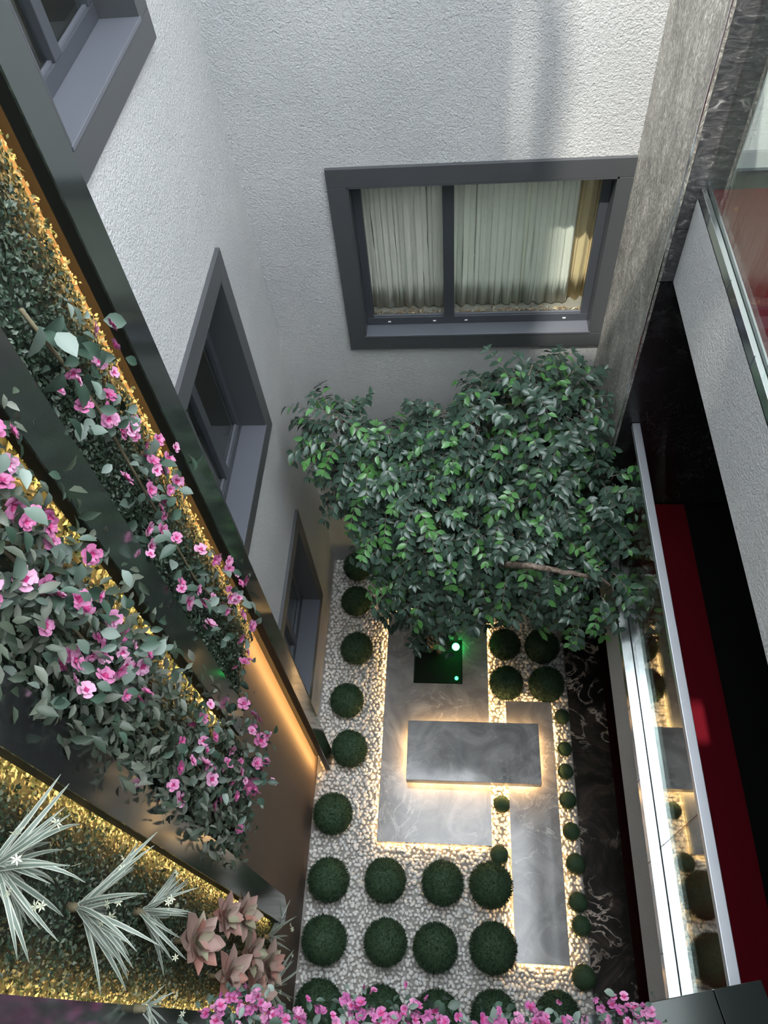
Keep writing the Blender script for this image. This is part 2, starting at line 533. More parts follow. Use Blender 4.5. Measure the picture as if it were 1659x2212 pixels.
t1 = struct(box('trim_1', (1.215, -0.32, 0.0), (1.60, 1.15, 0.035), M_BLACK))
struct(box('trim_2', (1.215, 1.153, 0.0), (1.60, 2.45, 0.035), M_BLACK))
struct(box('trim_3', (1.215, 2.453, 0.0), (1.60, 3.695, 0.035), M_BLACK))

def railing(label, xg, zb, y0, y1, xl):
    t = thing('glass_railing', label, 'railing', (xg, y0, zb), 'glass railings of the galleries')
    ch = box('base_channel', (xl, y0, zb - 0.07), (xg - 0.002, y1, zb), M_STEEL, t, 0.003)
    box('base_channel', (xg + 0.014, y0, zb - 0.05), (xg + 0.026, y1, zb), M_STEEL, t, 0.003)
    n = 3
    for k in range(n):
        a, b = y0 + (y1 - y0) * k / n, y0 + (y1 - y0) * (k + 1) / n
        box('glass_pane', (xg, a + 0.003, zb - 0.06), (xg + 0.012, b - 0.003, zb + 0.96), M_RAILGLASS, t)
    box('handrail', (xg - 0.022, y0, zb + 0.955), (xg + 0.034, y1, zb + 1.0), M_RAIL, t, 0.004)
    for k in range(8):
        y = y0 + (y1 - y0) * (k + 0.5) / 8
        box('clamp', (xl - 0.001, y - 0.004, zb - 0.068), (xl + 0.004, y + 0.004, zb + 0.0015), M_SILL, t)
railing('long glass railing of the lower gallery with a flat steel handrail, over the marble border', 1.295, 2.755, -0.3, 3.695, 1.222)
railing('upper glass railing with a steel base channel, above the sunlit stucco band', 1.30, 5.61, -0.3, 3.695, 1.272)

# ------------------------------------------------------------------ windows
def window(name, origin, rz, w, z0, z1, mull, depth=0.10, border=0.135):
    """local x along the wall, y into the wall, z up; origin at the middle of the opening on the wall face"""
    t = thing(name, '', '', origin)
    del t['label']; del t['category']
    struct(t)
    t.rotation_euler = (0, 0, rz)
    h = w / 2
    fr = 0.03      # proud of the wall
    def b(nm, a, c, m, bv=0.0):
        return MB().quad_box(a, c).build(nm, m, t, bevel=bv)
    # mitred-looking outer casing: head and sill boards over the jamb boards
    b('casing_board', (-h - border, -fr, z1), (h + border, 0.0, z1 + border), M_TRIM, 0.003)
    b('casing_board', (-h - border, -fr, z0 - border), (h + border, 0.0, z0), M_TRIM, 0.003)
    b('casing_board', (-h - border, -fr, z0 + 0.002), (-h, 0.0, z1 - 0.002), M_TRIM, 0.003)
    b('casing_board', (h, -fr, z0 + 0.002), (h + border, 0.0, z1 - 0.002), M_TRIM, 0.003)
    # reveal lining
    b('reveal_board', (-h, -fr, z0 + 0.02), (-h + 0.012, 0.2, z1), M_TRIM)
    b('reveal_board', (h - 0.012, -fr, z0 + 0.02), (h, 0.2, z1), M_TRIM)
    b('reveal_board', (-h, -fr, z1 - 0.012), (h, 0.2, z1), M_TRIM)
    b('sill_board', (-h, -fr - 0.004, z0), (h, 0.2, z0 + 0.02), M_SILL, 0.002)
    # sash frame
    s = 0.075
    y0, y1 = depth, depth + 0.05
    zb, zt = z0 + 0.02, z1 - 0.012
    b('sash_rail', (-h + 0.012, y0, zb), (h - 0.012, y1, zb + s), M_SASH, 0.004)
    b('sash_rail', (-h + 0.012, y0, zt - s), (h - 0.012, y1, zt), M_SASH, 0.004)
    b('sash_stile', (-h + 0.012, y0, zb + s), (-h + s, y1, zt - s), M_SASH, 0.004)
    b('sash_stile', (h - s, y0, zb + s), (h - 0.012, y1, zt - s), M_SASH, 0.004)
    b('mullion', (mull - 0.042, y0 - 0.005, zb + s), (mull + 0.042, y1, zt - s), M_SASH, 0.004)
    for xa, xb in ((-h + s, mull - 0.042), (mull + 0.042, h - s)):
        b('glass_pane', (xa, y0 + 0.03, zb + s), (xb, y0 + 0.038, zt - s), M_GLASS)
        b('glazing_bead', (xa, y0 + 0.012, zb + s), (xb, y0 + 0.03, zb + s + 0.012), M_SILL)
    for x in () if rz else (-h + 0.2, mull - 0.12, mull + 0.14, h - 0.2):
        b('drain_cap', (x - 0.012, y0 - 0.006, zb + 0.03), (x + 0.012, y0, zb + 0.038), M_CAP)
    return t
wf = window('window_1', ((WF[0] + WF[1]) / 2, YF, 0), 0, WF[1] - WF[0], WF[2], WF[3], -0.22)
for k, (a, b) in enumerate(WLZ):
    window('window_%d' % (k + 2), (XL, (WL[0] + WL[1]) / 2, 0), math.pi / 2, WL[1] - WL[0], a, b, 0.0, 0.16)

def room(name, a, b, m, open_axis):
    """the room behind a window: shell with the window side open"""
    mb = MB()
    (x0, y0, z0), (x1, y1, z1) = a, b
    t = 0.05
    mb.quad_box((x0, y0, z0 - t), (x1, y1, z0)); mb.quad_box((x0, y0, z1), (x1, y1, z1 + t))
    if open_axis == 'y':
        mb.quad_box((x0 - t, y0, z0), (x0, y1, z1)); mb.quad_box((x1, y0, z0), (x1 + t, y1, z1)); mb.quad_box((x0, y1, z0), (x1, y1 + t, z1))
    else:
        mb.quad_box((x0, y0 - t, z0), (x1, y0, z1)); mb.quad_box((x0, y1, z0), (x1, y1 + t, z1)); mb.quad_box((x0 - t, y0, z0), (x0, y1, z1))
    struct(mb.build(name, m))
room('wall_room_back', (-1.3, YF + 0.26, 2.9), (1.6, YF + 1.6, 5.5), M_INT, 'y')
for k, (a, b) in enumerate(WLZ):
    room('wall_room_left', (XL - 2.0, 2.2, a - 0.7), (XL - 0.26, 4.3, b + 0.3), M_INT, 'x')

def curtain(label, x0, x1, y, z0, z1, folds, amp, m, group=None, flare=0.0):
    n = folds * 8
    V, Fq = [], []
    rows = 6
    ph = [random.uniform(-0.5, 0.5) for _ in range(folds + 1)]
    for j in range(rows + 1):
        tz = j / rows
        for i in range(n + 1):
            t = i / n
            a = t * folds * 2 * math.pi + ph[int(t * folds)] * 1.2
            yy = y + amp * (0.55 + 0.45 * math.sin(t * 11 + 1)) * math.sin(a) * (0.8 + 0.4 * (1 - tz)) + 0.01 * math.sin(3 * a + tz)
            xx = x0 + (x1 - x0) * t + 0.012 * math.sin(2 * a) + flare * (t - 0.5) * (1 - tz)
            V.append((xx, yy, z0 + (z1 - z0) * tz))
    for j in range(rows):
        for i in range(n):
            a = j * (n + 1) + i
            Fq.append((a, a + 1, a + n + 2, a + n + 1))
    me = np_mesh('curtain', np.array(V), np.array(Fq), m, smooth=True)
    o = add('curtain', me)
    so = o.modifiers.new('thick', 'SOLIDIFY'); so.thickness = 0.003
    o['label'] = label; o['category'] = 'curtain'
YC = YF + 0.24
curtain('grey pleated sheer curtain behind the narrow left pane of the back wall window', -0.78, -0.03, YC, 3.76, 5.25, 9, 0.025, M_SHEER)
curtain('greenish white sheer curtain behind the wide pane of the back wall window', 0.0, 0.875, YC + 0.01, 3.76, 5.25, 10, 0.03, M_SHEER2, flare=0.05)
curtain('heavy beige drape gathered at the right end of the back wall window', 0.83, 1.10, YC + 0.075, 3.748, 5.25, 3, 0.04, M_DRAPE)
# dry wood chips lying on the inner sill
struct(box('sill_shelf', (-0.76, YF + 0.152, 3.70), (1.10, YF + 0.55, 3.745), M_INT))
N = 420
pos = np.stack([RNG.uniform(-0.7, 1.05, N), RNG.uniform(YF + 0.155, YF + 0.19, N), RNG.uniform(3.748, 3.765, N)], 1)
d = RNG.normal(size=(N, 3)); d[:, 2] *= 0.3
nn = RNG.normal(size=(N, 3)) * 0.5 + [0, 0, 1]
cv, cf = leaf_template(0.3, 0.3, 0.2, 2)
ch = stuff(add('wood_chips', scatter('wood_chips', cv, cf, frames(d, nn), pos, RNG.uniform(0.02, 0.05, N), M_CHIP)))
ch['label'] = 'dry brown wood chips scattered along the inner sill behind the back window'; ch['category'] = 'wood chips'

# ------------------------------------------------------------------ green wall on the left
cl = struct(box('trim_4', (XL + 0.001, -0.32, 0.0), (-1.44, 2.33, 8.6), M_PANEL))

FINS = [(2.185, 2.365, 0.06, 'dark steel fin nearest the stucco wall, reaching down to the pebbles'),
        (1.395, 1.575, 3.60, 'dark steel fin second from the stucco wall, ending high above the floor'),
        (0.600, 0.782, 1.58, 'dark steel fin third from the stucco wall, ending above the succulents'),
        (-0.175, 0.020, 1.2, 'dark steel fin at the picture\'s lower left corner, behind the pink flowers')]
for i, (y0, y1, zb, lab) in enumerate(FINS):
    t = thing('wall_fin', lab, 'fin', (-1.33, (y0 + y1) / 2, zb), 'dark steel fins of the green wall')
    # face plate, its far lower corner clipped on the third
    mb = MB()
    c = 0.05 if i == 2 else 0.0
    prof = [(y0, zb), (y1, zb + c), (y1, 8.6), (y0, 8.6)] if not c else [(y0, zb), (y1 - 0.06, zb), (y1, zb + 0.14), (y1, 8.6), (y0, 8.6)]
    L = t.location
    k = len(prof)
    for x in (-1.28, -1.288):
        mb.v += [(x - L.x, y - L.y, z - L.z) for y, z in prof]
    mb.f.append(tuple(range(k))); mb.f.append(tuple(reversed(range(k, 2 * k))))
    for q in range(k):
        mb.f.append((q, k + q, k + (q + 1) % k, (q + 1) % k))
    mb.mi = [0] * len(mb.f)
    mb.build('face_plate', M_FIN, t)
    box('side_plate', (-1.338, y0, zb), (-1.289, y0 + 0.006, 8.6), M_CHAR, t)
    box('side_plate', (-1.338, y1 - 0.006, zb + 0.15), (-1.289, y1, 8.6), M_CHAR, t)
    ym = y0 + (y1 - y0) * (0.62 if i < 3 else 0.38)
    box('bracket', (-1.44, ym - 0.015, zb + 0.15), (-1.289, ym + 0.015, 8.5), M_CHAR, t)
    zl0 = zb + 0.08
    if i < 3:
        box('light_strip', (-1.336, y0 + 0.010, zl0), (-1.328, y0 + 0.030, 8.5), M_LED_W, t)
    else:
        box('light_strip', (-1.336, y1 - 0.030, zl0), (-1.328, y1 - 0.010, 8.5), M_LED_W, t)

def moss_panel(label, y0, y1, z0, z1, n, size, xs, filler=0):
    t = thing('green_wall_panel', label, 'green wall', (-1.44, (y0 + y1) / 2, z0), 'planted green wall panels')
    box('backing', (-1.44, y0, z0), (-1.405, y1, z1), M_BACK, t)
    L = np.array(t.location)
    pos = np.stack([RNG.uniform(-1.41, xs, n), RNG.uniform(y0, y1, n), RNG.uniform(z0 - 0.02, z1, n)], 1) - L
    d = RNG.normal(size=(n, 3)) * [0.5, 1, 1] + [0.25, 0, -0.25]
    nr = RNG.normal(size=(n, 3)) * 0.45 + [1, 0, 0.35]
    v, f = leaf_template(0.62, 0.15, 0.2, 2)
    stuff(add('moss', scatter('moss', v, f, frames(d, nr), pos, RNG.uniform(size * 0.6, size * 1.3, n), M_MOSS), t))
    return t
pa = moss_panel('boxwood moss panel between the two fins nearest the stucco wall', 1.50, 2.20, 3.42, 8.5, 28000, 0.021, -1.375)
pb = moss_panel('leafy panel between the second and third fins, thick with pink flowers', 0.70, 1.46, 2.9, 8.5, 9000, 0.03, -1.37)
pc = moss_panel('lowest moss panel beside the lower left fin, with striped grasses', 0.005, 0.66, 1.35, 7.6, 29000, 0.019, -1.375)

# filler leaves of the flowery panel
n = 3600
pos = np.stack([RNG.uniform(-1.39, -1.20, n), RNG.uniform(0.70, 1.42, n), RNG.uniform(2.85, 7.6, n)], 1)
taper = np.clip((pos[:, 2] - 2.85) / 0.8, 0.3, 1)
pos[:, 0] = -1.39 + (pos[:, 0] + 1.39) * taper
# thinner cover close to the lit edge of the second fin
keep = RNG.uniform(size=n) < np.clip((1.40 - pos[:, 1]) / 0.22, 0.30, 1)
pos = pos[keep]; n = len(pos)
d = RNG.normal(size=(n, 3)) * [0.5, 1, 0.8] + [0.5, 0, -0.5]
nr = RNG.normal(size=(n, 3)) * 0.5 + [0.8, 0, 0.6]
v, f = leaf_template(0.45, 0.2, 0.3, 3)
stuff(add('filler_leaves', scatter('filler_leaves', v, f, frames(d, nr), pos - np.array(pb.location), RNG.uniform(0.035, 0.075, n), M_FILL, smooth=True), pb))

# flower meshes
def flower_mesh(name, m1, m2, n=5, w=0.62, cup=0.35, layers=1):
    V, Fq, mi = [], [], []
    for l in range(layers):
        sc = 1.0 - 0.35 * l
        for k in range(n):
            a = 2 * math.pi * (k + 0.5 * l) / n + random.uniform(-0.2, 0.2)
            tilt = cup + 0.35 * l + random.uniform(-0.2, 0.2)
            ca, sa = math.cos(a), math.sin(a)
            rows = [(0.03, 0.05, 0.0), (0.22, 0.62, 0.07), (0.42, 0.8, 0.12), (0.52, 0.35, 0.10)]
            b = len(V)
            for r, ww, z in rows:
                for s in (-1, 0, 1):
                    x, y, zz = r * sc, s * ww * w * 0.42 * sc, z * math.sin(tilt) * 3 + (0.05 if s else 0) * sc
                    V.append((x * ca - y * sa, x * sa + y * ca, zz))
            for i in range(3):
                p = b + 3 * i
                Fq += [(p, p + 1, p + 4, p + 3), (p + 1, p + 2, p + 5, p + 4)]
                mi += [1 if i == 0 else 0] * 2
    return np_mesh(name, np.array(V), np.array(Fq), [m1, m2], mi, smooth=True)
FLW = [flower_mesh('flower', M_PINK, M_PINKD, 5, 0.7, 0.25, 2), flower_mesh('flower', M_PINK, M_PINKD, 4, 0.85, 0.4, 2), flower_mesh('flower', M_PINK, M_PINKD, 3, 1.0, 0.5, 2)]
FLM = [flower_mesh('flower', M_MAGENTA, M_MAGENTA, 3, 1.1, 0.7, 2), flower_mesh('flower', M_MAGENTA, M_PINKD, 4, 0.9, 0.6, 1)]
LFW = [leaf_mesh('leaf', M_LEAF, w=0.68, fold=0.16, curl=0.22, segs=4), leaf_mesh('leaf', M_LEAF, w=0.55, fold=0.25, curl=0.35, segs=4)]

def rv(a=1.0):
    return Vector([max(-1.5 * a, min(1.5 * a, random.gauss(0, a))) for _ in range(3)])

def spray(name, label, cat, flowers, x, fs, ls, leaves_per, path, group=None, out=(1, 0, 0.45), extra=(), meshes=FLW, jit=0.07, kind='x', ylim=(-9, 9)):
    base = path[0]
    t = thing(name, label, cat, base, group)
    out = Vector(out).normalized()
    rel = [Vector(p) - Vector(base) for p in path]
    MB().tube(rel, 0.008, 0.004, 6).build('stem', M_STEM, t, smooth=True)
    cnt = 0
    for p in flowers:
        p = Vector((x, *p)) if len(p) == 2 else Vector(p)
        q = p + Vector((random.uniform(-0.02, 0.05) * out.x, 0, 0))
        nrm = (out + rv(0.35)).normalized()
        up = nrm.orthogonal()
        place('flower', random.choice(meshes), t, q, up + rv(0.3), nrm, fs * random.uniform(0.75, 1.2))
        for _ in range(random.choice((0, 1, 1, 2))):
            q2 = q + rv(0.05)
            place('flower', random.choice(meshes), t, q2, rv(), (out + rv(0.5)), fs * random.uniform(0.6, 0.9))
        for _ in range(leaves_per):
            if cnt > 290:
                break
            cnt += 1
            lp = q - out * random.uniform(0.01, 0.07) + rv(jit)
            lp.x = max(lp.x, -1.36) if kind == 'x' else lp.x
            lp.y = min(max(lp.y, ylim[0] + random.uniform(0, 0.05)), ylim[1] - random.uniform(0, 0.05))
            dd = rv(0.8) + Vector((0.3, 0, -0.4))
            place('leaf', random.choice(LFW), t, lp, dd, (out + rv(0.4)), ls * random.uniform(0.6, 1.25))
    for (p, s) in extra:
        place('leaf', random.choice(LFW), t, Vector(p), rv(0.7) + Vector((0.2, -0.2, -0.4)), (out + rv(0.3)), s)
    return t

FA = [(1.94, 6.29), (1.74, 6.28), (1.95, 6.13), (1.91, 5.99), (1.7, 6.16), (1.8, 5.98), (1.9, 5.85), (1.84, 5.86), (2.01, 5.61), (2.04, 5.44), (1.87, 5.63), (1.69, 5.76), (1.76, 5.59), (2.03, 5.29), (1.88, 5.43), (1.66, 5.46), (1.7, 5.37), (1.84, 5.34), (1.64, 5.35), (2.04, 4.58), (2.06, 4.44), (1.92, 4.86), (2.16, 4.12), (1.67, 4.97), (1.64, 4.84), (1.91, 4.39), (1.68, 4.74), (1.85, 4.34), (2.01, 4.19), (1.66, 4.55), (1.95, 4.09), (2.06, 3.72), (1.86, 3.96), (1.76, 3.84)]
FB = [(1.27, 6.55), (1.23, 6.44), (1.16, 6.45), (1.14, 6.37), (1.11, 6.33), (1.16, 6.23), (1.17, 6.13), (1.23, 5.96), (1.0, 6.2), (1.05, 6.08), (1.03, 6.04), (1.07, 5.94), (0.89, 6.28), (1.14, 5.67), (0.94, 6.02), (0.94, 5.82), (1.14, 5.54), (1.02, 5.67), (0.91, 5.83), (1.03, 5.51), (1.15, 5.37), (1.13, 5.45), (0.93, 5.65), (0.85, 5.73), (0.95, 5.44), (1.09, 5.37)]
FB2 = [(1.17, 4.55), (1.08, 4.5), (0.98, 4.8), (1.15, 4.34), (0.88, 4.76), (0.98, 4.47), (0.88, 4.1), (0.98, 4.2), (0.8, 4.54), (1.01, 3.76), (0.9, 3.46), (1.11, 4.03), (1.23, 3.86)]
FB3 = [(1.51, 3.82), (1.48, 3.68), (1.4, 3.49), (1.27, 3.47), (1.14, 3.74), (1.1, 3.59), (1.14, 3.38), (1.3, 3.3), (1.2, 3.4), (1.45, 3.58)]
FP = [(-1.04, -0.0), (-0.96, 0.04), (-0.93, 0.07), (-0.88, 0.03), (-0.84, 0.07), (-0.8, 0.03), (-0.74, 0.01), (-0.71, 0.03), (-0.63, 0.01), (-0.55, 0.03), (-0.49, 0.02), (-0.45, 0.09), (-0.42, 0.05), (-0.38, 0.07), (-0.34, 0.05), (-0.28, 0.04), (-0.25, 0.03), (-0.15, 0.07), (-0.11, 0.05), (-0.08, 0.06), (-0.04, 0.04), (0.11, 0.04), (0.18, 0.07), (0.26, 0.06), (0.31, 0.1), (0.35, 0.07), (0.37, 0.06), (0.46, 0.06), (0.65, 0.1), (0.63, 0.13), (0.76, 0.1), (0.78, 0.1), (0.73, 0.11)]

top_leaves = [((-1.27, 1.78, 6.42), 0.10), ((-1.27, 1.72, 6.50), 0.11), ((-1.26, 1.84, 6.44), 0.10), ((-1.27, 1.74, 6.38), 0.10), ((-1.25, 1.80, 6.32), 0.11),
              ((-1.26, 1.86, 6.30), 0.09), ((-1.27, 1.70, 6.32), 0.10), ((-1.27, 1.93, 6.40), 0.08), ((-1.26, 1.80, 6.22), 0.11), ((-1.28, 1.75, 6.24), 0.11), ((-1.27, 1.88, 6.20), 0.10)]
G1 = 'artificial flower sprays on the green wall'
spray('flower_garland', 'long pink flower garland trailing down beside the fin nearest the stucco wall', 'flowers', FA, -1.28, 0.066, 0.070, 6,
      [(-1.36, 1.80, 6.5), (-1.33, 1.85, 6.0), (-1.33, 1.85, 5.4), (-1.33, 1.85, 4.7), (-1.33, 1.95, 4.1), (-1.32, 2.0, 3.6)], G1, extra=top_leaves, ylim=(1.60, 2.19))
spray('flower_spray', 'big pink flower spray with broad blue green leaves, at the picture\'s left edge', 'flowers', FB, -1.22, 0.066, 0.064, 8,
      [(-1.38, 1.1, 6.7), (-1.30, 1.08, 6.2), (-1.28, 1.05, 5.6), (-1.28, 1.05, 5.3)], G1, jit=0.09, ylim=(0.72, 1.40),
      extra=[((-1.23, 0.85 + 0.04 * k, 6.5 - 0.09 * k), 0.09) for k in range(10)])
spray('flower_spray', 'small leaved pink flower spray in the lower half of the flowery panel', 'flowers', FB2, -1.22, 0.066, 0.052, 9,
      [(-1.38, 1.1, 4.8), (-1.30, 1.05, 4.4), (-1.28, 1.0, 3.9), (-1.28, 0.95, 3.4)], G1, jit=0.09, ylim=(0.74, 1.40))
spray('flower_spray', 'pink flower spray hanging free below the end of the second fin', 'flowers', FB3, -1.22, 0.075, 0.055, 12,
      [(-1.40, 1.30, 4.0), (-1.30, 1.38, 3.85), (-1.26, 1.35, 3.6), (-1.25, 1.22, 3.45), (-1.23, 1.12, 3.26)], G1, jit=0.055)

# spider plants with striped blades
def blade_mesh(name, curl):
    V, Fq, mi = [], [], []
    S = 8
    for i in range(S + 1):
        t = i / S
        w = 0.040 * (0.45 + 1.1 * t - 1.5 * t * t) if i < S else 0.002
        y = math.sin(curl * t) / curl
        z = -(1 - math.cos(curl * t)) / curl
        for q, k in ((-1, 0.25), (-0.6, 0.05), (0.6, 0.05), (1, 0.25)):
            V.append((q * w, y, z + k * w))
    for i in range(S):
        a = 4 * i
        for c in range(3):
            Fq.append((a + c, a + c + 1, a + c + 5, a + c + 4)); mi.append(1 if c == 1 else 0)
    return np_mesh(name, np.array(V), np.array(Fq), [M_BLADE, M_BLADE_C], mi, smooth=True)
BLD = [blade_mesh('blade', c) for c in (0.7, 1.2, 1.8)]
def star_mesh():
    V, Fq = [], []
    for k in range(6):
        a = math.pi * k / 3
        ca, sa = math.cos(a), math.sin(a)
        b = len(V)
        for x, y, z in ((0, 0, 0), (0.28, -0.1, 0.05), (0.6, 0, 0.0), (0.28, 0.1, 0.05)):
            V.append((x * ca - y * sa, x * sa + y * ca, z))
        Fq.append((b, b + 1, b + 2, b + 3))
    return np_mesh('star_flower', np.array(V), np.array(Fq), M_STAR)
STAR = star_mesh()
def spider(label, y, z, n, length, bias, stars=4, x=-1.37, s=1.0):
    t = thing('spider_plant', label, 'grass plant', (x, y, z), 'striped spider plants on the green wall')
    MB().tube([(-0.03, 0, 0), (0.03, 0, 0)], 0.02, 0.012, 8).build('crown', M_STEM, t, smooth=True)
    p = Vector((x + 0.02, y, z))
    for k in range(n):
        a = 2 * math.pi * k / n + random.uniform(-0.25, 0.25)
        d = Vector((random.uniform(0.35, 0.75), math.cos(a) * 0.9, math.sin(a) * 0.9)) + Vector(bias)
        nrm = Vector((0.5, 0, 1.0)) + rv(0.2)
        place('blade', random.choice(BLD), t, p + rv(0.01), d, nrm, length * random.uniform(0.7, 1.25))
    for k in range(stars):
        q = p + Vector((random.uniform(0.08, 0.16), random.uniform(-0.16, 0.16), random.uniform(-0.2, 0.18)))
        place('star_flower', STAR, t, q, rv(), Vector((1, 0, 0.5)) + rv(0.3), 0.035 * random.uniform(0.8, 1.2))
    return t
spider('striped spider plant at the picture\'s left edge, leaves fanned over dark moss', 0.33, 5.66, 44, 0.27, (0.15, 0.1, -0.3), 9)
spider('striped spider plant left of the succulents, the larger of the middle pair', 0.30, 5.02, 44, 0.29, (0.15, 0.08, -0.4), 9)
spider('striped spider plant touching the succulents, the smaller of the middle pair', 0.36, 4.38, 38, 0.27, (0.15, 0.05, -0.45), 9)
spider('small striped spider plant just below the end of the third fin', 0.50, 1.75, 18, 0.24, (0.15, 0.0, 0.0), 3)
spider('small striped spider plant above the pink flowers, right of the succulents', 0.20, 1.55, 18, 0.26, (0.15, 0.0, 0.0), 2)
spider('silvery striped plant at the bottom edge in front of the lower left fin', 0.01, 4.45, 16, 0.13, (0.3, 0.05, -0.1), 2, x=-1.26)

# succulents
SUC = [leaf_mesh('petal', M_SUCC, w=0.55, fold=0.25, curl=-0.25, segs=4), leaf_mesh('petal', M_SUCC, w=0.48, fold=0.35, curl=-0.1, segs=4)]
def succulent(label, y, z, r, rings=3, x=-1.30):
    r *= 1.25
    t = thing('succulent', label, 'succulent', (x - 0.06, y, z), 'pinkish succulent rosettes')
    MB().tube([(-0.04, 0, 0), (0.05, 0, 0)], 0.016, 0.01, 8).build('stem', M_STEM, t, smooth=True)
    ax = Vector((1, 0.1, 0.55)).normalized()
    e1 = ax.orthogonal().normalized(); e2 = ax.cross(e1)
    c = Vector((x, y, z))
    for k in range(rings):
        n = 8 - 2 * k
        for j in range(n):
            a = 2 * math.pi * (j + 0.5 * k) / n + random.uniform(-0.15, 0.15)
            rad = e1 * math.cos(a) + e2 * math.sin(a)
            d = rad + ax * (0.25 + 0.45 * k)
            place('petal', random.choice(SUC), t, c + ax * 0.01 * k, d, ax - rad * 0.3, r * (1 - 0.2 * k) * random.uniform(0.85, 1.15))
succulent('largest pinkish succulent rosette, the one touching the spider plants', 0.30, 3.78, 0.135)
succulent('pale green and pink succulent close under the edge of the third fin', 0.46, 3.30, 0.11)
succulent('pinkish succulent nearest the clipped end of the third fin', 0.51, 2.92, 0.11)
succulent('dusky pink succulent in the middle of the rosette cluster', 0.34, 2.58, 0.12)
succulent('drooping pinkish succulent at the lower side of the cluster, over dark moss', 0.19, 3.05, 0.13)
succulent('greyish succulent closest to the white pebbles', 0.30, 2.05, 0.13)
succulent('olive edged succulent just above the pink flowers', 0.13, 2.35, 0.13)

# ------------------------------------------------------------------ dark ledge planter at the bottom edge
yw = math.radians(12.5)
pl = thing('planter_ledge', 'dark glossy ledge of two panels at the bottom right corner, behind pink flowers', 'ledge', (0.53, 0.085, 4.2))
pl.rotation_euler = (0, 0, yw)
for a, b in ((-1.85, 0.552), (0.556, 0.76)):
    MB().quad_box((a, -0.25, -0.05), (b, 0, 0)).build('top_panel', M_LEDGE, pl, bevel=0.003)
MB().quad_box((-1.85, -0.23, -0.28), (0.72, -0.02, -0.052)).build('front_box', M_LEDGE, pl)
G2 = 'magenta flower bushes along the bottom edge'
def bush(label, flowers, x0, x1):
    yb = 0.085 + ((x0 + x1) / 2 - 0.53) * math.tan(yw) - 0.05
    c = (x0 + x1) / 2
    return spray('flower_bush', label, 'flowers', [(x, y + random.uniform(-0.01, 0.01), 4.3 + random.uniform(-0.05, 0.05)) for x, y in flowers] +
                 [(x + random.uniform(-0.05, 0.05), y - random.uniform(0.0, 0.1), 4.3) for x, y in flowers * 3], 0, 0.042, 0.045, 4,
                 [(c, yb, 4.18), (c, yb + 0.04, 4.25), (c, 0.0, 4.28)], G2, out=(0, 0.35, 1), meshes=FLM, jit=0.045, kind='z')
bush('leftmost magenta flower bush at the bottom edge, below the succulents', [p for p in FP if p[0] < -0.6], -1.05, -0.6)
bush('magenta flower bush at the bottom edge, second from the left', [p for p in FP if -0.6 <= p[0] < 0.0], -0.6, 0.0)
bush('magenta flower bush at the bottom edge, third from the left', [p for p in FP if 0.0 <= p[0] < 0.5], 0.0, 0.5)
bush('sparse magenta flower bush on the dark ledge at the bottom right', [p for p in FP if p[0] >= 0.5], 0.55, 0.8)

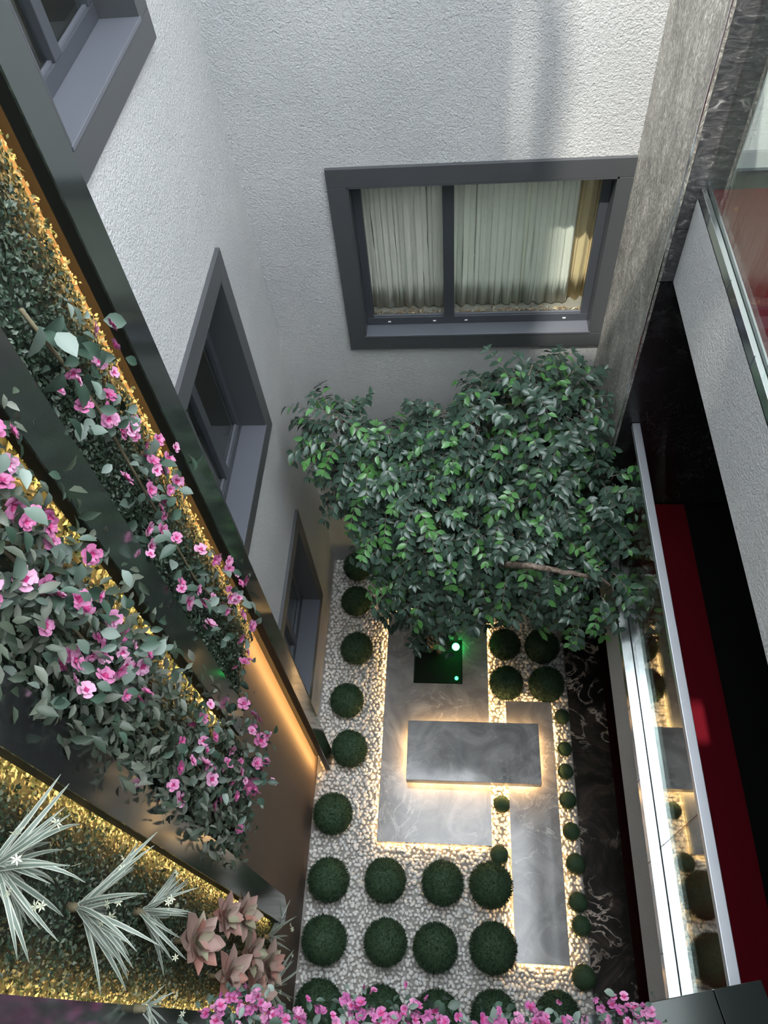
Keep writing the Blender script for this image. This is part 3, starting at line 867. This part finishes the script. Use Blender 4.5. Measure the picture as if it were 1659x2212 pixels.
# ------------------------------------------------------------------ courtyard floor furniture
S1 = (-0.757, 0.362, 1.50, 3.97)
HO = (-0.450, 0.085, 3.13, 3.66)
S2 = (0.543, 1.022, 0.537, 2.95)
def light_ring(x0, x1, y0, y1, z0, z1, parent, m, t=0.012):
    for a, b in (((x0, y0, z0), (x1, y0 + t, z1)), ((x0, y1 - t, z0), (x1, y1, z1)), ((x0, y0 + t, z0), (x0 + t, y1 - t, z1)), ((x1 - t, y0 + t, z0), (x1, y1 - t, z1))):
        box('light_strip', a, b, m, parent)
def slab(label, S, hole=None):
    x0, x1, y0, y1 = S
    t = thing('marble_slab', label, 'slab', ((x0 + x1) / 2, (y0 + y1) / 2, 0.0), 'lit marble floor slabs')
    L = t.location
    mb = MB()
    if hole is None:
        mb.quad_box(Vector((x0, y0, 0.065)) - L, Vector((x1, y1, 0.13)) - L)
    else:
        a, b, c, d = hole
        xs, ys = [x0, a, b, x1], [y0, c, d, y1]
        def q(*pts):
            i = len(mb.v); mb.v += [tuple(Vector(p) - L) for p in pts]; mb.f.append((i, i + 1, i + 2, i + 3)); mb.mi.append(0)
        for i in range(3):
            for j in range(3):
                if i == 1 and j == 1:
                    continue
                for z, fl in ((0.13, 0), (0.065, 1)):
                    p = [(xs[i], ys[j], z), (xs[i + 1], ys[j], z), (xs[i + 1], ys[j + 1], z), (xs[i], ys[j + 1], z)]
                    q(*(p if not fl else p[::-1]))
        for (u0, u1, w0, w1), o in ((S, 1), (hole, -1)):
            c4 = [(u0, w0), (u1, w0), (u1, w1), (u0, w1)]
            for k in range(4):
                (ax, ay), (bx, by) = c4[k], c4[(k + 1) % 4]
                pp = [(ax, ay, 0.065), (bx, by, 0.065), (bx, by, 0.13), (ax, ay, 0.13)]
                q(*(pp if o > 0 else pp[::-1]))
    o = mb.build('slab_top', M_MARBLE, t)
    bm = bmesh.new(); bm.from_mesh(o.data); bmesh.ops.remove_doubles(bm, verts=bm.verts, dist=1e-5); bm.to_mesh(o.data); bm.free()
    e = 0.05
    if hole is None:
        box('plinth', (x0 + e, y0 + e, 0.0), (x1 - e, y1 - e, 0.065), M_CHAR, t)
    else:
        box('plinth', (x0 + e, y0 + e, 0.0), (x1 - e, hole[2] - 0.01, 0.065), M_CHAR, t)
        box('plinth', (x0 + e, hole[3] + 0.01, 0.0), (x1 - e, y1 - e, 0.065), M_CHAR, t)
        box('plinth', (x0 + e, hole[2] - 0.01, 0.0), (hole[0] - 0.01, hole[3] + 0.01, 0.065), M_CHAR, t)
        box('plinth', (hole[1] + 0.01, hole[2] - 0.01, 0.0), (x1 - e, hole[3] + 0.01, 0.065), M_CHAR, t)
    light_ring(x0 + e - 0.013, x1 - e + 0.013, y0 + e - 0.013, y1 - e + 0.013, 0.040, 0.062, t, M_LED_S)
    return t
slab('wide grey marble floor slab under the tree, with a square planting hole', S1, HO)
slab('narrow grey marble floor slab beside the row of small moss balls', S2)

bx = (-0.482, 0.853, 2.05, 2.655)
bt = thing('marble_bench', 'low grey marble bench lying across both floor slabs, lit from beneath', 'bench', ((bx[0] + bx[1]) / 2, (bx[2] + bx[3]) / 2, 0.13))
box('seat_block', (bx[0], bx[2], 0.19), (bx[1], bx[3], 0.30), M_MARBLE, bt, 0.003)
box('plinth', (bx[0] + 0.08, bx[2] + 0.08, 0.13), (bx[1] - 0.08, bx[3] - 0.08, 0.19), M_CHAR, bt)
light_ring(bx[0] + 0.055, bx[1] - 0.055, bx[2] + 0.055, bx[3] - 0.055, 0.150, 0.188, bt, M_LED_S)

pt = thing('tree_planter', 'sunken black square planter in the marble slab holding the tree', 'planter', ((HO[0] + HO[1]) / 2, (HO[2] + HO[3]) / 2, 0.0))
e = 0.012
for a, b in (((HO[0], HO[2], 0), (HO[1], HO[2] + e, 0.125)), ((HO[0], HO[3] - e, 0), (HO[1], HO[3], 0.125)),
             ((HO[0], HO[2] + e, 0), (HO[0] + e, HO[3] - e, 0.125)), ((HO[1] - e, HO[2] + e, 0), (HO[1], HO[3] - e, 0.125))):
    box('side_wall', a, b, M_LEDGE, pt)
box('soil', (HO[0] + e, HO[2] + e, 0.0), (HO[1] - e, HO[3] - e, 0.03), M_SOIL, pt)

def lamp(label, loc, r, m):
    t = thing('green_spotlight', label, 'lamp', loc, 'green garden lamps at the tree')
    MB().tube([(0, 0, 0), (0, 0, 0.03), (0, 0, 0.032)], r * 0.5, r * 1.15, 16).build('housing', M_CHAR, t, smooth=True)
    bm = bmesh.new(); bmesh.ops.create_uvsphere(bm, u_segments=16, v_segments=8, radius=r)
    bmesh.ops.translate(bm, verts=bm.verts, vec=(0, 0, 0.032 + r * 0.35))
    me = bpy.data.meshes.new('lens'); bm.to_mesh(me); bm.free(); me.materials.append(m)
    add('lens', me, t)
lamp('glowing green spotlight at the planter edge, the brighter and higher one', (0.012, 3.56, 0.10), 0.042, M_GREEN_L)
lamp('small green glow standing in for a lamp reflection, in the near right corner of the black planter', (0.02, 3.22, 0.03), 0.02, M_GREEN_REFL)  # glowing bulb added for the spotlight's reflection in the planter side

# ------------------------------------------------------------------ moss balls
def ball_mesh(name, n):
    bm = bmesh.new()
    bmesh.ops.create_icosphere(bm, subdivisions=3, radius=0.96)
    for v in bm.verts:
        v.co *= 1 + 0.02 * math.sin(v.co.x * 9 + 2 * v.co.y) * math.cos(v.co.z * 8)
    cv = np.array([v.co[:] for v in bm.verts]); cf = np.array([[v.index for v in f.verts] for f in bm.faces]); bm.free()
    q = RNG.normal(size=(n, 3)); q /= np.linalg.norm(q, axis=1, keepdims=True)
    d = q * 0.55 + RNG.normal(size=(n, 3)) * 0.5
    R = frames(d, q + RNG.normal(size=(n, 3)) * 0.3)
    tv = np.array([(-0.16, 0, 0), (0.16, 0, 0), (0, 1, 0.1)])
    V = np.einsum('nij,kj->nki', R, tv) * RNG.uniform(0.08, 0.15, n)[:, None, None] + (q * RNG.uniform(0.92, 0.99, (n, 1)))[:, None, :]
    F = np.arange(n * 3).reshape(n, 3) + len(cv)
    return np_mesh(name, np.vstack([cv, V.reshape(-1, 3)]), np.vstack([cf, F]), M_MOSSBALL)
BALLS = [ball_mesh('moss_ball', 5200) for _ in range(3)]
BALL_S = [ball_mesh('moss_ball_small', 1600) for _ in range(2)]
def ball(x, y, dia, label, group, small=False):
    o = add('moss_ball', random.choice(BALL_S if small else BALLS), None, (x, y, dia * 0.40 + 0.02))
    r = dia / 2 * (1.0 if not small else 1.03)
    o.scale = (r * 0.97, r * 0.97, r * 0.92)
    o.rotation_euler = (random.uniform(-0.4, 0.4), random.uniform(-0.4, 0.4), random.uniform(0, 6.28))
    o['label'] = label; o['category'] = 'moss ball'; o['group'] = group
ORD = ['first', 'second', 'third', 'fourth', 'fifth', 'sixth']
COLUMN = [(-1.17, 4.58, 0.35), (-1.15, 4.11, 0.36), (-1.1, 3.51, 0.37), (-1.16, 2.9, 0.37), (-1.09, 2.38, 0.38), (-1.205, 1.73, 0.4)]
for k, (x, y, dd) in enumerate(COLUMN):
    ball(x, y, dd, 'large moss ball left of the wide slab, %s from the back wall' % ORD[k], 'large moss balls beside the wide slab')
ROWS = [('row just below the wide slab', [(-1.19, 1.13, 0.4), (-0.65, 1.15, 0.4), (-0.11, 1.15, 0.4), (0.34, 1.15, 0.41)]),
        ('second row below the wide slab', [(-1.18, 0.63, 0.42), (-0.62, 0.64, 0.4), (-0.17, 0.62, 0.41), (0.345, 0.64, 0.43)]),
        ('bottom row cut by the pink flowers', [(-1.18, 0.13, 0.42), (-0.64, 0.12, 0.4), (-0.15, 0.11, 0.4), (0.34, 0.13, 0.41), (0.88, 0.16, 0.39)])]
for nm, lst in ROWS:
    for k, (x, y, dd) in enumerate(lst):
        ball(x, y, dd, 'large moss ball, %s from the left in the %s' % (ORD[k], nm), 'large moss balls in rows')
for (x, y, dd), lab in zip([(0.555, 3.59, 0.355), (0.96, 3.57, 0.385), (0.555, 3.14, 0.37), (0.98, 3.13, 0.39), (0.96, 4.07, 0.36)],
                           ['large moss ball beside the green lamp, back left of the group of four', 'large moss ball near the black end wall, back right of the group of four',
                            'large moss ball at the wide slab\'s right edge, front left of the group of four', 'large moss ball touching the narrow slab\'s end, front right of the group of four',
                            'large moss ball half hidden under the tree, behind the group of four']):
    ball(x, y, dd, lab, 'large moss balls right of the tree')
for k, (x, y, dd) in enumerate([(1.13, 2.81, 0.16), (1.13, 2.47, 0.15), (1.12, 2.24, 0.16), (1.12, 1.96, 0.17), (1.13, 1.67, 0.17), (1.145, 1.38, 0.19), (1.14, 1.055, 0.18), (1.15, 0.86, 0.18), (1.135, 0.46, 0.21)]):
    ball(x, y, dd, 'small moss ball along the black marble border, %s from the back' % (ORD + ['seventh', 'eighth', 'ninth'])[k], 'small moss balls along the border', True)
ball(0.47, 1.9, 0.17, 'small moss ball between the two slabs, close in front of the bench', 'small moss balls between the slabs', True)
ball(0.43, 1.43, 0.18, 'small moss ball at the near right corner of the wide slab', 'small moss balls between the slabs', True)

# ------------------------------------------------------------------ pebbles: parts of the floor
def pebble_variant(seed):
    r = random.Random(seed)
    V, Fq = [], []
    n, rings = 7, 3
    sx, sy, sz = 1.0, r.uniform(0.6, 0.85), r.uniform(0.45, 0.65)
    for i in range(1, rings + 1):
        th = math.pi * i / (rings + 1)
        for j in range(n):
            ph = 2 * math.pi * j / n + 0.3 * i
            k = 1 + r.uniform(-0.14, 0.14)
            V.append((sx * math.sin(th) * math.cos(ph) * k, sy * math.sin(th) * math.sin(ph) * k, sz * math.cos(th) * k))
    V += [(0, 0, sz * 0.9), (0, 0, -sz * 0.9)]
    T = []
    for i in range(rings - 1):
        for j in range(n):
            a, b = i * n + j, i * n + (j + 1) % n
            T += [(a, a + n, b + n), (a, b + n, b)]
    top, bot = rings * n, rings * n + 1
    for j in range(n):
        T.append((top, j, (j + 1) % n)); T.append((bot, (rings - 1) * n + (j + 1) % n, (rings - 1) * n + j))
    return np.array(V), np.array(T)
PV = [pebble_variant(k) for k in range(8)]
PM = [np_mesh('pebble', a, b, M_PEB) for a, b in PV]
pts = []
sp_ = 0.042
yy = -0.28
row = 0
while yy < YF - 0.01:
    xx = XL + 0.03 + (row % 2) * sp_ / 2
    while xx < 1.205:
        x = xx + random.uniform(-0.012, 0.012); y = yy + random.uniform(-0.012, 0.012)
        ok = True
        for s in (S1, S2):
            if s[0] + 0.01 < x < s[1] - 0.01 and s[2] + 0.01 < y < s[3] - 0.01:
                ok = False
        if y < 2.34 and x < -1.42:
            ok = False
        if x > 1.165 and y > 3.69:
            ok = False
        if ok:
            pts.append((x, y))
        xx += sp_
    yy += sp_ * 0.87
    row += 1
# the nearest 300 stones that the flowers and balls leave in view are separate parts
near = sorted([p for p in pts if p[1] > 0.05], key=lambda p: p[1])
balls_xy = [(o.location.x, o.location.y, o.scale.x) for o in COL.objects if o.name.startswith('moss_ball')]
single = []
for p in near:
    if all((p[0] - a) ** 2 + (p[1] - b) ** 2 > (r * 0.95) ** 2 for a, b, r in balls_xy) and p[0] > -1.3:
        single.append(p)
    if len(single) == 300:
        break
sset = set(single)
for p in single:
    o = bpy.data.objects.new('pebble', random.choice(PM))
    s = random.uniform(0.021, 0.030)
    o.location = (p[0], p[1], random.uniform(0.006, 0.020)); o.scale = (s, s, s)
    o.rotation_euler = (random.uniform(-0.3, 0.3), random.uniform(-0.3, 0.3), random.uniform(0, 6.28))
    o.parent = floor
    COL.objects.link(o)
rest = [p for p in pts if p not in sset]
VV, FF, off = [], [], 0
rest = np.array(rest)
var = RNG.integers(0, 8, len(rest))
for k in range(8):
    P = rest[var == k]; n = len(P)
    a = RNG.uniform(0, 6.28, n); tx = RNG.uniform(-0.3, 0.3, n)
    ca, sa, ct, st = np.cos(a), np.sin(a), np.cos(tx), np.sin(tx)
    z0 = np.zeros(n)
    R = np.stack([np.stack([ca, -sa * ct, sa * st], 1), np.stack([sa, ca * ct, -ca * st], 1), np.stack([z0, st, ct], 1)], 1)
    pos = np.stack([P[:, 0], P[:, 1], RNG.uniform(0.006, 0.020, n)], 1)
    tv, tf = PV[k]
    V = np.einsum('nij,kj->nki', R, tv) * RNG.uniform(0.020, 0.030, n)[:, None, None] + pos[:, None, :]
    VV.append(V.reshape(-1, 3)); FF.append((tf[None] + (np.arange(n) * len(tv))[:, None, None]).reshape(-1, 3) + off)
    off += n * len(tv)
stuff(add('pebbles', np_mesh('pebbles', np.vstack(VV), np.vstack(FF), M_PEB), floor))

# ------------------------------------------------------------------ the tree
BLOBS = [((0.73, 3.9, 3.40), 0.52), ((1.0, 3.45, 3.22), 0.42), ((0.08, 3.95, 3.12), 0.46), ((-0.62, 3.8, 3.02), 0.38), ((-0.85, 3.9, 3.36), 0.27), ((-0.98, 3.9, 3.55), 0.16),
         ((-0.09, 3.6, 2.76), 0.66), ((0.65, 3.4, 2.85), 0.62), ((-0.20, 3.3, 2.35), 0.40), ((1.0, 3.08, 2.58), 0.35), ((-0.27, 3.28, 1.85), 0.20), ((-0.23, 3.28, 1.48), 0.16), ((1.12, 3.05, 2.32), 0.20),
         ((1.06, 2.80, 3.0), 0.17), ((0.55, 4.0, 3.72), 0.22), ((0.30, 4.0, 3.58), 0.24), ((-0.50, 3.55, 2.72), 0.34), ((0.18, 3.28, 2.25), 0.36)]
tree = thing('tree', 'leafy green tree with a wide drooping crown, growing from the black planter', 'tree', (-0.19, 3.42, 0.03))
TO = Vector(tree.location)
def tb(pts, r0, r1, nm, n=8):
    # smooth path
    P = [Vector(p) - TO for p in pts]
    out = []
    for i in range(len(P) - 1):
        for k in range(4):
            out.append(P[i].lerp(P[i + 1], k / 4) + rv(0.006) * (1 if (i or k) else 0))
    out.append(P[-1])
    MB().tube(out, r0, r1, n).build(nm, M_BARK, tree, smooth=True)
tb([(-0.16, 3.56, 0.03), (-0.14, 3.56, 0.7), (-0.05, 3.56, 1.4), (0.05, 3.55, 2.0)], 0.055, 0.040, 'trunk', 10)
tb([(-0.27, 3.58, 0.03), (-0.26, 3.58, 0.8), (-0.18, 3.55, 1.5), (-0.25, 3.6, 2.2)], 0.04, 0.03, 'trunk', 10)
for tgt, r in (((0.71, 4.0, 3.4), 0.026), ((0.06, 3.95, 3.3), 0.024), ((-0.62, 3.8, 3.1), 0.02), ((-0.95, 3.9, 3.6), 0.014), ((0.57, 4.1, 3.95), 0.014), ((0.98, 3.7, 3.2), 0.02)):
    s = Vector((0.05, 3.55, 2.0)) if tgt[0] > 0 else Vector((-0.25, 3.6, 2.2))
    tb([s, s.lerp(Vector(tgt), 0.5) + Vector((0, 0, 0.15)), tgt], r, 0.007, 'branch', 7)
tb([(0.05, 3.5, 2.0), (0.34, 3.05, 2.85), (0.53, 2.72, 3.37), (0.76, 2.70, 3.33), (0.99, 2.70, 3.25), (1.12, 2.72, 3.1)], 0.032, 0.010, 'branch', 8)

# twigs with leaves
tw_p, tw_d, lf_p, lf_d, lf_n, lf_s, lf_m = [], [], [], [], [], [], []
tips = []
vol = np.array([r ** 2.2 for _, r in BLOBS]); vol /= vol.sum()
def inside(p, shrink):
    return any((Vector(c) - p).length < r * shrink for c, r in BLOBS)
twigs = MB()
NT = 1900
made = 0
rr = random.Random(3)
while made < NT:
    c, r = BLOBS[RNG.choice(len(BLOBS), p=vol)]
    u = Vector((rr.gauss(0, 1), rr.gauss(0, 1), rr.gauss(0, 1))).normalized()
    if u.z < -0.4 and rr.random() < 0.6:
        continue
    p = Vector(c) + u * r * rr.uniform(0.55, 0.92)
    if inside(p, 0.55) and rr.random() < 0.8:
        continue
    d = (u * 0.9 + Vector((rr.gauss(0, 0.45), rr.gauss(0, 0.45), rr.gauss(0, 0.35))) + Vector((0, -0.05, -0.15))).normalized()
    L = rr.uniform(0.18, 0.34)
    q = p.copy(); dd = d.copy()
    path = [q.copy()]
    steps = 5
    light = rr.random() < 0.20
    bad = False
    for k in range(steps):
        dd = (dd + Vector((0, 0, -0.17))).normalized()
        q = q + dd * (L / steps)
        if q.y > YF - 0.04 or (q.y > 3.66 and q.x > 1.12) or q.x > 1.26 or q.x < XL + 0.05:
            bad = True
            break
        path.append(q.copy())
        for s in (-1, 1):
            side = dd.cross(Vector((0, 0, 1)) + Vector((rr.gauss(0, 0.3), rr.gauss(0, 0.3), 0))).normalized() * s
            ld = dd * 0.6 + side * 0.85 + Vector((0, 0, -0.25))
            ln = u * 0.55 + Vector((0, -0.15, 0.75)) + Vector((rr.gauss(0, 0.35), rr.gauss(0, 0.35), rr.gauss(0, 0.2)))
            lf_p.append(q[:]); lf_d.append(ld[:]); lf_n.append(ln[:]); lf_s.append(rr.uniform(0.060, 0.092)); lf_m.append(1 if (light and k >= 1) or rr.random() < 0.08 else 0)
    if len(path) > 2:
        lf_p.append(q[:]); lf_d.append(dd[:]); lf_n.append((u + Vector((0, 0, 0.8)))[:]); lf_s.append(0.055); lf_m.append(1 if light else 0)
        twigs.tube([x - TO for x in path], 0.0028, 0.0014, 4)
    made += 1
lf_p, lf_d, lf_n, lf_s, lf_m = map(np.array, (lf_p, lf_d, lf_n, lf_s, lf_m))
tv, tf = leaf_template(0.56, 0.18, 0.22, 3)
# the leaves that stand nearest to a viewer above are parts of their own
score = np.linalg.norm(lf_p - np.array([0.0, 0.0, 8.0]), axis=1)
order = np.argsort(score)
cand = order[:900]
pick = set(RNG.choice(cand, 300, replace=False).tolist())
LM = [np_mesh('leaf', tv, tf, M_TLO, smooth=True)]
for i in pick:
    place('leaf', LM[0], tree, lf_p[i], lf_d[i], lf_n[i], float(lf_s[i]))
keep = np.array([i not in pick for i in range(len(lf_p))])
fo = scatter('foliage', tv, tf, frames(lf_d[keep], lf_n[keep]), lf_p[keep] - np.array(TO), lf_s[keep], [M_TL, M_TL2], lf_m[keep], smooth=True)
stuff(add('foliage', fo, tree))
stuff(twigs.build('twigs', M_BARK, tree))
